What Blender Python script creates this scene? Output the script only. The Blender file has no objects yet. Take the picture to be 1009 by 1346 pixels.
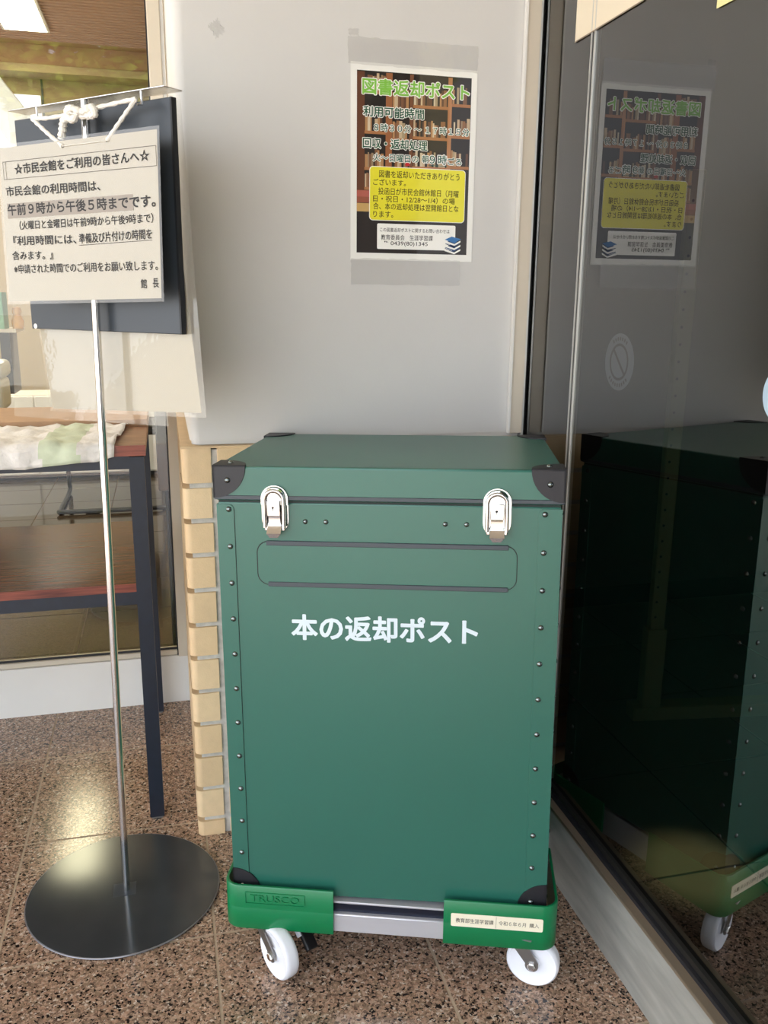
import bpy, bmesh, math, random
from mathutils import Vector, Matrix
random.seed(7)
C = bpy.context.scene.collection
SC = bpy.context.scene

# ------------------------------------------------------------------ camera
YAW, PITCH, ROLL, FPX = .249480, .241935, .010361, 1129.76
fwd = Vector((math.sin(YAW)*math.cos(PITCH), math.cos(YAW)*math.cos(PITCH), -math.sin(PITCH)))
rgt = Vector((math.cos(YAW), -math.sin(YAW), 0))
up = rgt.cross(fwd)
r2 = rgt*math.cos(ROLL)+up*math.sin(ROLL)
u2 = -rgt*math.sin(ROLL)+up*math.cos(ROLL)
cd = bpy.data.cameras.new('camera')
cam = bpy.data.objects.new('camera', cd)
C.objects.link(cam)
cam.matrix_world = Matrix(((r2.x, u2.x, -fwd.x, 0), (r2.y, u2.y, -fwd.y, 0), (r2.z, u2.z, -fwd.z, 1.27), (0, 0, 0, 1)))
cd.sensor_fit = 'HORIZONTAL'; cd.sensor_width = 36; cd.lens = FPX/1009*36
cd.clip_start = .02; cd.clip_end = 200
SC.camera = cam
# ------------------------------------------------------------------ exposure, world, sun, lamps
SC.view_settings.view_transform = 'Standard'
SC.view_settings.look = 'None'
SC.view_settings.gamma = 1
SC.view_settings.use_curve_mapping = False
SC.view_settings.exposure = 1.1
W = bpy.data.worlds.new('sky'); SC.world = W; W.use_nodes = True
wn = W.node_tree.nodes; wl = W.node_tree.links
bg = wn['Background']
tc = wn.new('ShaderNodeTexCoord'); sx = wn.new('ShaderNodeSeparateXYZ'); rp = wn.new('ShaderNodeValToRGB')
wl.new(tc.outputs['Generated'], sx.inputs[0]); wl.new(sx.outputs['Z'], rp.inputs[0]); wl.new(rp.outputs[0], bg.inputs[0])
rp.color_ramp.elements[0].position = 0; rp.color_ramp.elements[0].color = (.95, .97, 1, 1)
rp.color_ramp.elements[1].position = .8; rp.color_ramp.elements[1].color = (.62, .76, 1, 1)
bg.inputs[1].default_value = 2.0
def lamp(name, kind, loc, energy, color=(1, 1, 1), rot=(0, 0, 0), size=(1, 1), angle=.01):
    d = bpy.data.lights.new(name, kind); d.energy = energy; d.color = color
    if kind == 'AREA': d.shape = 'RECTANGLE'; d.size, d.size_y = size
    if kind == 'SUN': d.angle = angle
    o = bpy.data.objects.new(name, d); o.location = loc; o.rotation_euler = rot; C.objects.link(o); return o
sun = lamp('sun', 'SUN', (0, -5, 8), 9.0, (1, .95, .86), angle=.009)
sun.rotation_euler = Vector((.62, .12, -.78)).to_track_quat('-Z', 'Y').to_euler()
for ly in (4.2, 6.4):
    lamp('room_lamp', 'AREA', (-2.6, ly, 3.12), 55, (1, .93, .80), size=(1.2, 1.0))

sp = bpy.data.lights.new('floor_patch_spot', 'SPOT'); sp.energy = 340; sp.color = (1, .95, .6); sp.spot_size = .10; sp.spot_blend = .5; sp.shadow_soft_size = .05  # unseen spot added to throw a yellow patch on the dark room floor
so = bpy.data.objects.new('floor_patch_spot', sp); so.location = (1.13, 1.50, 2.9); C.objects.link(so)
# ------------------------------------------------------------------ materials
def lin(c):
    return tuple((x/255/12.92 if x/255 <= .04045 else ((x/255+.055)/1.055)**2.4) for x in c)
MT = {}
def mat(name, rgb, rough=.5, metal=0., spec=.5, noise=0., nscale=20., bump=0., bscale=None, coat=0., stretch=None, alpha=1.):
    m = bpy.data.materials.new(name); m.use_nodes = True
    n, l = m.node_tree.nodes, m.node_tree.links
    b = n['Principled BSDF']
    col = (*lin(rgb), 1)
    b.inputs['Base Color'].default_value = col
    b.inputs['Roughness'].default_value = rough
    b.inputs['Metallic'].default_value = metal
    b.inputs['Specular IOR Level'].default_value = spec
    b.inputs['Coat Weight'].default_value = coat
    b.inputs['Coat Roughness'].default_value = .08
    b.inputs['Alpha'].default_value = alpha
    if noise or bump:
        t = n.new('ShaderNodeTexCoord'); mp = n.new('ShaderNodeMapping')
        l.new(t.outputs['Object'], mp.inputs[0])
        if stretch: mp.inputs['Scale'].default_value = stretch
    if noise:
        x = n.new('ShaderNodeTexNoise'); x.inputs['Scale'].default_value = nscale; x.inputs['Detail'].default_value = 5
        l.new(mp.outputs[0], x.inputs[0])
        r = n.new('ShaderNodeValToRGB'); l.new(x.outputs[0], r.inputs[0])
        r.color_ramp.elements[0].position = .3; r.color_ramp.elements[1].position = .7
        r.color_ramp.elements[0].color = (*[c*(1-noise) for c in col[:3]], 1)
        r.color_ramp.elements[1].color = (*[min(1, c*(1+noise)) for c in col[:3]], 1)
        l.new(r.outputs[0], b.inputs['Base Color'])
    if bump:
        x = n.new('ShaderNodeTexNoise'); x.inputs['Scale'].default_value = bscale or nscale; x.inputs['Detail'].default_value = 4
        l.new(mp.outputs[0], x.inputs[0])
        bp = n.new('ShaderNodeBump'); bp.inputs['Strength'].default_value = bump; bp.inputs['Distance'].default_value = .002
        l.new(x.outputs[0], bp.inputs['Height']); l.new(bp.outputs[0], b.inputs['Normal'])
    MT[name] = m
    return m
def glassmat(name, tint, ior, rough=.0, film=None, bs=.3):
    m = bpy.data.materials.new(name); m.use_nodes = True
    n, l = m.node_tree.nodes, m.node_tree.links
    n.remove(n['Principled BSDF']); out = n['Material Output']
    tr = n.new('ShaderNodeBsdfTransparent'); tr.inputs[0].default_value = (*tint, 1)
    gl = n.new('ShaderNodeBsdfGlossy'); gl.inputs['Roughness'].default_value = rough; gl.inputs[0].default_value = (1, 1, 1, 1)
    fr = n.new('ShaderNodeFresnel'); fr.inputs[0].default_value = ior
    g = n.new('ShaderNodeNewGeometry')     # both faces of the thin sheet reflect alike
    mx = n.new('ShaderNodeMixShader')
    mi = n.new('ShaderNodeMix'); mi.data_type = 'FLOAT'; mi.inputs[2].default_value = ior; mi.inputs[3].default_value = 1/ior
    l.new(g.outputs['Backfacing'], mi.inputs[0]); l.new(mi.outputs[0], fr.inputs[0])
    l.new(fr.outputs[0], mx.inputs[0]); l.new(tr.outputs[0], mx.inputs[1]); l.new(gl.outputs[0], mx.inputs[2])
    last = mx
    if film:
        df = n.new('ShaderNodeBsdfDiffuse'); df.inputs[0].default_value = (*film[:3], 1)
        m2 = n.new('ShaderNodeMixShader'); m2.inputs[0].default_value = film[3]
        l.new(mx.outputs[0], m2.inputs[1]); l.new(df.outputs[0], m2.inputs[2]); last = m2
    l.new(last.outputs[0], out.inputs[0])
    if rough > 0:
        t = n.new('ShaderNodeTexCoord'); x = n.new('ShaderNodeTexNoise'); x.inputs['Scale'].default_value = 30
        l.new(t.outputs['Object'], x.inputs[0])
        bp = n.new('ShaderNodeBump'); bp.inputs['Strength'].default_value = bs; bp.inputs['Distance'].default_value = .003
        l.new(x.outputs[0], bp.inputs['Height']); l.new(bp.outputs[0], gl.inputs['Normal']); l.new(bp.outputs[0], fr.inputs['Normal'])
    MT[name] = m
    return m
def granite(name, stops, scale=150., rough=.28, dark=1.):
    m = bpy.data.materials.new(name); m.use_nodes = True
    n, l = m.node_tree.nodes, m.node_tree.links; b = n['Principled BSDF']
    g = n.new('ShaderNodeNewGeometry')
    ns = n.new('ShaderNodeTexNoise'); ns.inputs['Scale'].default_value = 190; ns.inputs['Detail'].default_value = 2
    l.new(g.outputs['Position'], ns.inputs[0])
    ad = n.new('ShaderNodeMixRGB'); ad.blend_type = 'ADD'; ad.inputs[0].default_value = .010
    l.new(g.outputs['Position'], ad.inputs[1]); l.new(ns.outputs['Color'], ad.inputs[2])
    v = n.new('ShaderNodeTexVoronoi'); v.inputs['Scale'].default_value = scale; l.new(ad.outputs[0], v.inputs['Vector'])
    s = n.new('ShaderNodeSeparateColor'); l.new(v.outputs['Color'], s.inputs[0])
    r = n.new('ShaderNodeValToRGB'); r.color_ramp.interpolation = 'CONSTANT'
    el = r.color_ramp.elements
    for i, (p, c) in enumerate(stops):
        e = el[i] if i < 2 else el.new(p)
        e.position = p; e.color = (*[k*dark for k in lin(c)], 1)
    l.new(s.outputs[0], r.inputs[0])
    v2 = n.new('ShaderNodeTexVoronoi'); v2.inputs['Scale'].default_value = scale*2.3; l.new(ad.outputs[0], v2.inputs['Vector'])
    s2 = n.new('ShaderNodeSeparateColor'); l.new(v2.outputs['Color'], s2.inputs[0])
    m2 = n.new('ShaderNodeMixRGB'); m2.blend_type = 'MULTIPLY'; m2.inputs[0].default_value = .6
    r3 = n.new('ShaderNodeValToRGB'); r3.color_ramp.elements[0].color = (.55, .5, .47, 1); r3.color_ramp.elements[1].color = (1.0, 1, 1, 1)
    l.new(s2.outputs[1], r3.inputs[0]); l.new(r.outputs[0], m2.inputs[1]); l.new(r3.outputs[0], m2.inputs[2])
    l.new(m2.outputs[0], b.inputs['Base Color'])
    b.inputs['Roughness'].default_value = rough
    MT[name] = m; return m
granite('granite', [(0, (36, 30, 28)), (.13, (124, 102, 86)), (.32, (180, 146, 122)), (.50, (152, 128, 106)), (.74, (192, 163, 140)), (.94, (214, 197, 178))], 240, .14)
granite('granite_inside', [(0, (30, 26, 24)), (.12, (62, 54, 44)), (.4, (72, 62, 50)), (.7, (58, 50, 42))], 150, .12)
mat('mortar', (188, 184, 176), .8, noise=.15, nscale=60, bump=.4, bscale=150)
mat('grout', (172, 152, 128), .85, noise=.15, nscale=40)
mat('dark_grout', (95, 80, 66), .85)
mat('plaster', (205, 204, 201), .55, noise=.03, nscale=3.0, bump=.08, bscale=240)
for i, c in enumerate([(215, 186, 145), (210, 182, 142), (219, 192, 152)]):
    mat('brick_%d' % i, c, .55, noise=.05, nscale=35, bump=.25, bscale=300)
mat('alu_white', (226, 224, 218), .4, noise=.03, nscale=5)
mat('alu_beige', (206, 196, 178), .38, noise=.03, nscale=4, stretch=(1, 1, .1))
mat('alu_dark', (60, 58, 55), .35, metal=.6)
mat('alu_line', (205, 205, 200), .3, metal=.5)
mat('gasket', (28, 28, 32), .6)
mat('kick_stone', (168, 169, 162), .33, noise=.2, nscale=14, stretch=(1, .5, 3), bump=.15, bscale=60, metal=.25)
mat('brown_metal', (150, 135, 115), .35, metal=.5, noise=.12, nscale=10, stretch=(1, .2, 1))
mat('soffit', (215, 208, 196), .8)
mat('ceiling_tan', (178, 142, 112), .8, noise=.04, nscale=5)
mat('wall_olive', (146, 128, 94), .8, noise=.04, nscale=4)
mat('beam_olive', (166, 148, 112), .7)
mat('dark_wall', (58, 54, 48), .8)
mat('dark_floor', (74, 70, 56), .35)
mat('paving', (176, 170, 160), .9, noise=.1, nscale=3)
mat('white_paint', (250, 250, 248), .5)
mat('green_leather', (32, 95, 80), .34, noise=.04, nscale=3, bump=.08, bscale=700, spec=.7)
mat('green_plastic', (4, 116, 68), .30, spec=.5)
mat('black_leather', (27, 27, 32), .45, bump=.1, bscale=500)
mat('edge_strip', (62, 70, 76), .45)
mat('groove_shade', (14, 32, 28), .6)  # dark green that paints in the shade of the lid and slot gaps
mat('chrome', (205, 204, 202), .10, metal=1)
mat('rivet_metal', (120, 128, 126), .22, metal=1)
mat('steel', (225, 223, 220), .16, metal=1)
mat('zinc', (150, 148, 146), .35, metal=.9)
mat('aluminium', (206, 206, 210), .35, metal=.5, noise=.05, nscale=30, stretch=(.1, 1, 1))
mat('dark_recess', (30, 34, 48), .3, metal=.4)
mat('nylon', (238, 240, 246), .35)
mat('white_letter', (208, 222, 228), .45)
mat('label_cream', (238, 230, 204), .5)
mat('ink', (30, 28, 28), .5)
mat('ink_soft', (70, 66, 60), .5)
mat('poster_paper', (240, 240, 234), .4, coat=.8)
mat('poster_green', (130, 194, 72), .4, coat=.8)
mat('poster_deep', (20, 84, 58), .4, coat=.8)
mat('poster_teal', (20, 90, 70), .4, coat=.8)
mat('poster_white', (246, 246, 240), .4, coat=.8)
mat('poster_yellow', (232, 224, 42), .4, coat=.8)
mat('olive_ink', (74, 70, 10), .4)
mat('poster_blue', (62, 120, 178), .4); mat('poster_blue2', (30, 70, 116), .4)
mat('notice_paper', (168, 161, 144), .5, coat=.1)
mat('notice_grey', (146, 138, 128), .45)
mat('rope', (236, 234, 226), .9, bump=.8, bscale=400)
mat('slate', (48, 56, 65), .38, noise=.05, nscale=6)
mat('slate_edge', (18, 20, 26), .5)
mat('base_metal', (66, 70, 72), .15, metal=.25, noise=.12, nscale=9, spec=.7)
mat('base_edge', (150, 150, 156), .35, metal=.8)
mat('table_steel', (22, 30, 44), .42, noise=.15, nscale=50)
mat('cloth_white', (222, 218, 212), .9, noise=.06, nscale=60, bump=1., bscale=90)
mat('cloth_green', (196, 204, 178), .9, noise=.08, nscale=40, bump=.5, bscale=90)
mat('cardboard', (176, 142, 110), .85, noise=.05, nscale=25)
mat('tub_plastic', (226, 230, 228), .4)
mat('chair_black', (26, 26, 28), .45)
mat('book_green', (48, 128, 86), .6); mat('book_mint', (130, 178, 140), .6); mat('toy_yellow', (222, 160, 60), .6)
mat('leaf', (110, 150, 70), .6); mat('leaf_tree', (168, 196, 70), .6, noise=.75, nscale=4); mat('bark', (90, 70, 50), .9)
mat('post_wood', (110, 108, 72), .7)
mat('sheet_cream', (228, 216, 192), .6)
mat('sheet_yellow', (226, 219, 158), .6)
mat('sticker_grey', (150, 152, 172), .6); mat('sticker_ink', (70, 60, 74), .6)
mat('sticker_blue', (160, 182, 200), .5)
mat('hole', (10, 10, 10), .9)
glassmat('glass_clear', (.88, .90, .86), 1.7)
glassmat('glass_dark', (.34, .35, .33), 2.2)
glassmat('laminate', (.97, .97, .95), 1.5, .03, (.8, .77, .70, .10), .08)
glassmat('tape', (.97, .97, .97), 1.5, .05, (.60, .59, .57, .14))
# wood with grain (laminate board)
def wood(name, a, b_, scale=6, rough=.35):
    m = mat(name, a, rough); n, l = m.node_tree.nodes, m.node_tree.links
    t = n.new('ShaderNodeTexCoord'); mp = n.new('ShaderNodeMapping'); mp.inputs['Scale'].default_value = (1.2, 22, 22)
    x = n.new('ShaderNodeTexNoise'); x.inputs['Scale'].default_value = scale; x.inputs['Detail'].default_value = 6
    r = n.new('ShaderNodeValToRGB'); r.color_ramp.elements[0].position = .35; r.color_ramp.elements[1].position = .68
    r.color_ramp.elements[0].color = (*lin(b_), 1); r.color_ramp.elements[1].color = (*lin(a), 1)
    l.new(t.outputs['Object'], mp.inputs[0]); l.new(mp.outputs[0], x.inputs[0]); l.new(x.outputs[0], r.inputs[0])
    l.new(r.outputs[0], n['Principled BSDF'].inputs['Base Color'])
wood('wood_top', (170, 132, 104), (118, 84, 66))
wood('wood_edge', (146, 76, 58), (84, 36, 30))
wood('wood_shelf', (124, 82, 60), (78, 46, 34), rough=.22)
def emis(name, rgb, s):
    m = bpy.data.materials.new(name); m.use_nodes = True; b = m.node_tree.nodes['Principled BSDF']
    b.inputs['Emission Color'].default_value = (*lin(rgb), 1); b.inputs['Emission Strength'].default_value = s
    MT[name] = m
emis('lit_panel', (255, 244, 205), 9); emis('reflection_glow', (176, 200, 236), .45)  # the blue glow imitates a reflection in the left window
# vertex coloured print
m = bpy.data.materials.new('print'); m.use_nodes = True
a_ = m.node_tree.nodes.new('ShaderNodeVertexColor'); a_.layer_name = 'Col'
m.node_tree.links.new(a_.outputs[0], m.node_tree.nodes['Principled BSDF'].inputs['Base Color'])
m.node_tree.nodes['Principled BSDF'].inputs['Coat Weight'].default_value = .8; m.node_tree.nodes['Principled BSDF'].inputs['Roughness'].default_value = .4
MT['print'] = m

# ------------------------------------------------------------------ mesh helpers
class MB:
    def __init__(s): s.v = []; s.f = []; s.smooth = []
    def add(s, vs, fs, smooth=False, M=None):
        b = len(s.v)
        for v in vs:
            v = Vector(v)
            s.v.append(M @ v if M else v)
        for f in fs: s.f.append([i+b for i in f]); s.smooth.append(smooth)
        return s
    def box(s, x0, y0, z0, x1, y1, z1, bev=0., M=None, seg=2):
        bm = bmesh.new()
        bmesh.ops.create_cube(bm, size=1)
        for v in bm.verts:
            v.co = Vector(((x0+x1)/2+v.co.x*(x1-x0), (y0+y1)/2+v.co.y*(y1-y0), (z0+z1)/2+v.co.z*(z1-z0)))
        if bev: bmesh.ops.bevel(bm, geom=bm.edges[:], offset=bev, segments=seg, profile=.5, affect='EDGES')
        s.bm(bm, M, bool(bev)); return s
    def bm(s, bm, M=None, smooth=False):
        bm.verts.index_update(); bm.normal_update()
        s.add([v.co for v in bm.verts], [[v.index for v in f.verts] for f in bm.faces], smooth, M)
        if smooth:
            for k, f in enumerate(bm.faces):
                if max(abs(c) for c in f.normal) > .9999: s.smooth[len(s.f)-len(bm.faces)+k] = False
        bm.free()
    def prism(s, pts, d0, d1, axis='y', M=None, smooth=False):
        """pts: list of (a,b); extruded along axis between d0 and d1"""
        n = len(pts)
        mk = {'y': lambda a, b, d: (a, d, b), 'z': lambda a, b, d: (a, b, d), 'x': lambda a, b, d: (d, a, b)}[axis]
        vs = [mk(a, b, d0) for a, b in pts]+[mk(a, b, d1) for a, b in pts]
        fs = [list(range(n)), list(range(2*n-1, n-1, -1))]
        s.add(vs, fs, False, M)
        s.add(vs, [[i, (i+1) % n, n+(i+1) % n, n+i] for i in range(n)], smooth, M)
        return s
    def ring(s, outer, inner, d0, d1, M=None):
        n = len(outer)
        vs = []
        for P in (outer, inner):
            for d in (d0, d1): vs += [(a, d, b) for a, b in P]
        fs = []
        for i in range(n):
            j = (i+1) % n
            fs += [[i, j, 2*n+j, 2*n+i], [n+i, n+j, 3*n+j, 3*n+i], [i, j, n+j, n+i], [2*n+i, 2*n+j, 3*n+j, 3*n+i]]
        s.add(vs, fs, False, M); return s
    def lathe(s, prof, seg=24, M=None, smooth=True):
        n = len(prof); vs = []; fs = []
        for k in range(seg):
            a = 2*math.pi*k/seg
            for r, z in prof: vs.append((r*math.cos(a), r*math.sin(a), z))
        for k in range(seg):
            for i in range(n-1):
                fs.append([k*n+i, ((k+1) % seg)*n+i, ((k+1) % seg)*n+i+1, k*n+i+1])
        if prof[0][0] > 1e-6: fs.append([k*n for k in range(seg)][::-1])
        if prof[-1][0] > 1e-6: fs.append([k*n+n-1 for k in range(seg)])
        s.add(vs, fs, smooth, M); return s
    def tube(s, pts, r, seg=8, smooth=True, closed=False):
        pts = [Vector(p) for p in pts]; n = len(pts)
        rr = r if isinstance(r, (list, tuple)) else [r]*n
        vs = []; ref = None
        for i, p in enumerate(pts):
            t = (pts[(i+1) % n if closed else min(i+1, n-1)]-pts[(i-1) % n if closed else max(i-1, 0)]).normalized()
            if ref is None: ref = t.orthogonal().normalized()
            ref = (ref-t*ref.dot(t)).normalized(); b = t.cross(ref)
            for k in range(seg):
                a = 2*math.pi*k/seg; vs.append(p+(ref*math.cos(a)+b*math.sin(a))*rr[i])
        fs = []
        for i in range(n if closed else n-1):
            j = (i+1) % n
            for k in range(seg): fs.append([i*seg+k, i*seg+(k+1) % seg, j*seg+(k+1) % seg, j*seg+k])
        if not closed: fs += [list(range(seg))[::-1], [(n-1)*seg+k for k in range(seg)]]
        s.add(vs, fs, smooth); return s
    def build(s, name, material, parent=None, M=None):
        me = bpy.data.meshes.new(name)
        me.from_pydata([tuple(v) for v in s.v], [], s.f); 
        me.polygons.foreach_set('use_smooth', s.smooth)
        bm = bmesh.new(); bm.from_mesh(me); bmesh.ops.recalc_face_normals(bm, faces=bm.faces[:]); bm.to_mesh(me); bm.free()
        me.materials.append(MT[material] if isinstance(material, str) else material)
        if any(s.smooth):
            me.set_sharp_from_angle(angle=math.radians(40)); me.polygons.foreach_set('use_smooth', s.smooth)
        o = bpy.data.objects.new(name, me); C.objects.link(o)
        if parent: o.parent = parent
        if M: o.matrix_local = M
        return o
def rrect(x0, z0, x1, z1, r, n=6):
    P = []
    for cx, cz, a0 in ((x1-r, z1-r, 0), (x0+r, z1-r, 90), (x0+r, z0+r, 180), (x1-r, z0+r, 270)):
        for k in range(n+1):
            a = math.radians(a0+90*k/n); P.append((cx+r*math.cos(a), cz+r*math.sin(a)))
    return P
def spline(P, n=8):
    P = [Vector(p) for p in P]; out = []
    for i in range(len(P)-1):
        p0 = P[max(i-1, 0)]; p1 = P[i]; p2 = P[i+1]; p3 = P[min(i+2, len(P)-1)]
        for k in range(n):
            t = k/n
            out.append(.5*((2*p1)+(-p0+p2)*t+(2*p0-5*p1+4*p2-p3)*t*t+(-p0+3*p1-3*p2+p3)*t**3))
    out.append(P[-1]); return out
def tag(o, label, cat, group=None):
    o['label'] = label; o['category'] = cat
    if group: o['group'] = group
    return o
def struct(o): o['kind'] = 'structure'; return o
def empty(name, M=None):
    o = bpy.data.objects.new(name, None); o.empty_display_size = .05; C.objects.link(o)
    if M: o.matrix_world = M
    return o
def frame(O, ux, uy=None, uz=Vector((0, 0, 1))):
    ux = Vector(ux).normalized(); uz = Vector(uz).normalized()
    if uy is None: uy = uz.cross(ux)
    uy = Vector(uy).normalized()
    return Matrix(((ux.x, uy.x, uz.x, O[0]), (ux.y, uy.y, uz.y, O[1]), (ux.z, uy.z, uz.z, O[2]), (0, 0, 0, 1)))
# flat lettering: returns verts, faces in (x, z) with width w and height h from (x0, z0); lies at local y = d (towards viewer is -y)
dg = None
def glyphs(txt, x0, z0, w, h, d, bold=0., outline=0., z1=None):
    cu = bpy.data.curves.new('t', 'FONT'); cu.body = txt; cu.size = 1; cu.resolution_u = 3
    o = bpy.data.objects.new('t', cu); C.objects.link(o)
    bpy.context.view_layer.update()
    me = bpy.data.meshes.new_from_object(o.evaluated_get(bpy.context.evaluated_depsgraph_get()))
    V = [v.co.copy() for v in me.vertices]; F = [list(p.vertices) for p in me.polygons]
    bpy.data.objects.remove(o); bpy.data.curves.remove(cu); bpy.data.meshes.remove(me)
    if not V: return [], []
    ax0 = min(v.x for v in V); ax1 = max(v.x for v in V); az0 = min(v.y for v in V); az1 = max(v.y for v in V)
    b = bold+outline
    if b:      # thicken: a stroke of half-width b along every contour edge, round at the corners
        cnt = {}
        for f in F:
            for k in range(len(f)):
                e = tuple(sorted((f[k], f[(k+1) % len(f)]))); cnt[e] = cnt.get(e, 0)+1
        used = set()
        for (p, q_), c_ in cnt.items():
            if c_ != 1: continue
            A, B = V[p], V[q_]; t = B-A
            if t.length < 1e-5: continue
            n_ = Vector((-t.y, t.x, 0)).normalized()*b
            lay = Vector((0, 0, 1+len(V) % 7))
            k = len(V); V += [A-n_+lay, B-n_+lay, B+n_+lay, A+n_+lay]; F.append([k, k+1, k+2, k+3])
            for q2 in (p, q_):
                key = (round(V[q2].x, 2), round(V[q2].y, 2))
                if key not in used:
                    used.add(key); k = len(V)
                    V += [V[q2]+Vector((b*math.cos(a*math.pi/4), b*math.sin(a*math.pi/4), 8+k % 5)) for a in range(8)]
                    F.append(list(range(k, k+8)))
    sx_, sz_ = w/(ax1-ax0+2*bold), h/(az1-az0+2*bold)
    sl = 0 if z1 is None else (z1-z0)/w
    vs = [(x0+(v.x-ax0+bold)*sx_, d-v.z*.000015, z0+(v.y-az0+bold)*sz_+sl*(v.x-ax0+bold)*sx_) for v in V]
    return vs, F
def text(mb, *a, **k):
    vs, F = glyphs(*a, **k); mb.add(vs, F); return mb

# ================================================================== SETTING
XG = .828            # plane of the dark glass on the right
YW = 1.905           # plaster face
YB = 1.889           # brick face
YK = 2.64            # white kick board under the left window
# floor: bed of grout + single tiles
fl = MB().box(-3.8, -2.6, -.06, .90, 2.70, -.0009).build('floor', 'grout'); struct(fl)
px_ = [.046+.421*k for k in range(-9, 2)]
py_ = [1.545+.409*k for k in range(-10, 3)]
px_[-1] = .465; py_ = py_+[2.70]
tile_meshes = {}
xs = [.044+.4205*k for k in range(-9, 2)]+[.80]
ys = [1.544+.408*k for k in range(-10, 3)]+[2.70]
def tiles(xs, ys, material, parent, g=.0022, zt=0.):
    cache = {}
    for i in range(len(xs)-1):
        for j in range(len(ys)-1):
            w, d = xs[i+1]-xs[i], ys[j+1]-ys[j]
            key = (round(w, 3), round(d, 3))
            if key not in cache:
                mb = MB()
                e = .0012
                vs = [(g, g, -.02), (w-g, g, -.02), (w-g, d-g, -.02), (g, d-g, -.02),
                      (g, g, -e), (w-g, g, -e), (w-g, d-g, -e), (g, d-g, -e),
                      (g+e, g+e, 0), (w-g-e, g+e, 0), (w-g-e, d-g-e, 0), (g+e, d-g-e, 0)]
                fs = [[0, 1, 5, 4], [1, 2, 6, 5], [2, 3, 7, 6], [3, 0, 4, 7], [4, 5, 9, 8], [5, 6, 10, 9], [6, 7, 11, 10], [7, 4, 8, 11], [8, 9, 10, 11]]
                o = mb.add(vs, fs).build('tile', material, parent); cache[key] = o.data
            else:
                o = bpy.data.objects.new('tile', cache[key]); C.objects.link(o); o.parent = parent
            o.location = (xs[i], ys[j], zt+random.uniform(-.0003, .0003))
tiles(xs, ys, 'granite', fl)
gr = MB().box(-40, -60, -.2, 40, -2.6, -.02).box(-40, -2.6, -.2, -3.8, 2.7, -.02).build('ground', 'paving'); struct(gr)
# inside floor on the left, seen through the window
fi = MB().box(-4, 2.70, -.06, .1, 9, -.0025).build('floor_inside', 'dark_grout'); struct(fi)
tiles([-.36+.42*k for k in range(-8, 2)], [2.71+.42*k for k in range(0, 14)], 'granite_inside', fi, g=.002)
# porch ceiling
struct(MB().box(-4.6, -1.0, 2.83, XG+.02, 2.64, 3.1).build('ceiling', 'soffit'))
struct(MB().box(.08, -1.8, 0, XG+.02, -1.6, 3.1).build('shade_wall', 'dark_wall'))  # unseen wall added behind the camera to block light from front right
# back wall: plaster pillar face above a brick dado
pw = MB()
def rprism(x0, y0, x1, y1, r, z0, z1, mb, n=6):
    P = [(x1, y0), (x1, y1), (x0, y1)]
    for k in range(n+1):
        a = math.radians(180+90*k/n); P.append((x0+r+r*math.cos(a), y0+r+r*math.sin(a)))
    mb.prism(P, z0, z1, 'z', smooth=True)
rprism(.047, YW, .815, 2.70, .022, .966, 3.0, pw)
wb = pw.build('wall_back', 'plaster'); struct(wb)
# rounded lower edge of the plaster
pl_ = MB()
rprism(.051, YW+.004, .815, 2.70, .02, .957, .966, pl_)
pl_.build('plaster_lip', 'plaster', wb)
wall_r = struct(MB().box(.06, 2.70, 0, .82, 8.25, 3.3).build('wall_inside', 'wall_olive'))
# brick dado
dado = MB().box(.042, YB+.007, -.02, .80, 2.66, .948).build('wall_dado', 'mortar'); struct(dado)
joints = [-.010, .044, .126, .213, .296, .379, .463, .544, .627, .710, .789, .869, .952]
def corner_brick(z0, z1):
    mb = MB(); rprism(.026, YB, .089, 2.075, .016, z0, z1, mb); return mb
random.seed(3)
for i in range(len(joints)-1):
    z0, z1 = joints[i]+.006, joints[i+1]-.006
    if i == 0: z0 = 0.0005
    if i == len(joints)-2: z1 = .952
    mm = lambda: 'brick_%d' % random.randrange(3)
    o = corner_brick(z0, z1).build('brick', mm(), dado); o.location = (random.uniform(-.0008, .0008), random.uniform(-.001, .001), 0)
    for a, b in ((.103, .323), (.335, .555), (.567, .783)):
        zz = z0 - (.0 if i else 0)
        MB().box(a, YB, z0, b, YB+.03, z1, .0015, seg=1).build('brick', mm(), dado)
    for a, b in ((2.087, 2.30), (2.312, 2.60)):
        MB().box(.028, a, z0, .06, b, z1, .0015, seg=1).build('brick', mm(), dado)
# ribbed ledge tile on top of the dado
ld = MB().box(.026, YB+.001, .9522, .80, 2.62, .956)
for k in range(8): ld.box(.0265+.0025*k, YB+.03, .956, .0275+.0025*k, 2.6, .9566)
struct(ld.build('trim_1', 'brick_1'))
# right end frame of plaster wall (aluminium)
t2 = MB().box(.786, YW-.012, .966, XG-.010, YW+.10, 3.0).build('trim_2', 'alu_beige'); struct(t2)
MB().box(.783, YW-.016, .966, .787, YW-.002, 3.0).build('edge_bead', 'alu_white', t2)
MB().box(XG-.010, YW-.010, .2, XG-.005, YW+.1, 3.0).build('edge_bead', 'alu_line', t2)
MB().box(XG-.005, YW-.003, .17, XG+.0, YW+.1, 3.0).build('gasket', 'gasket', t2)
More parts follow.
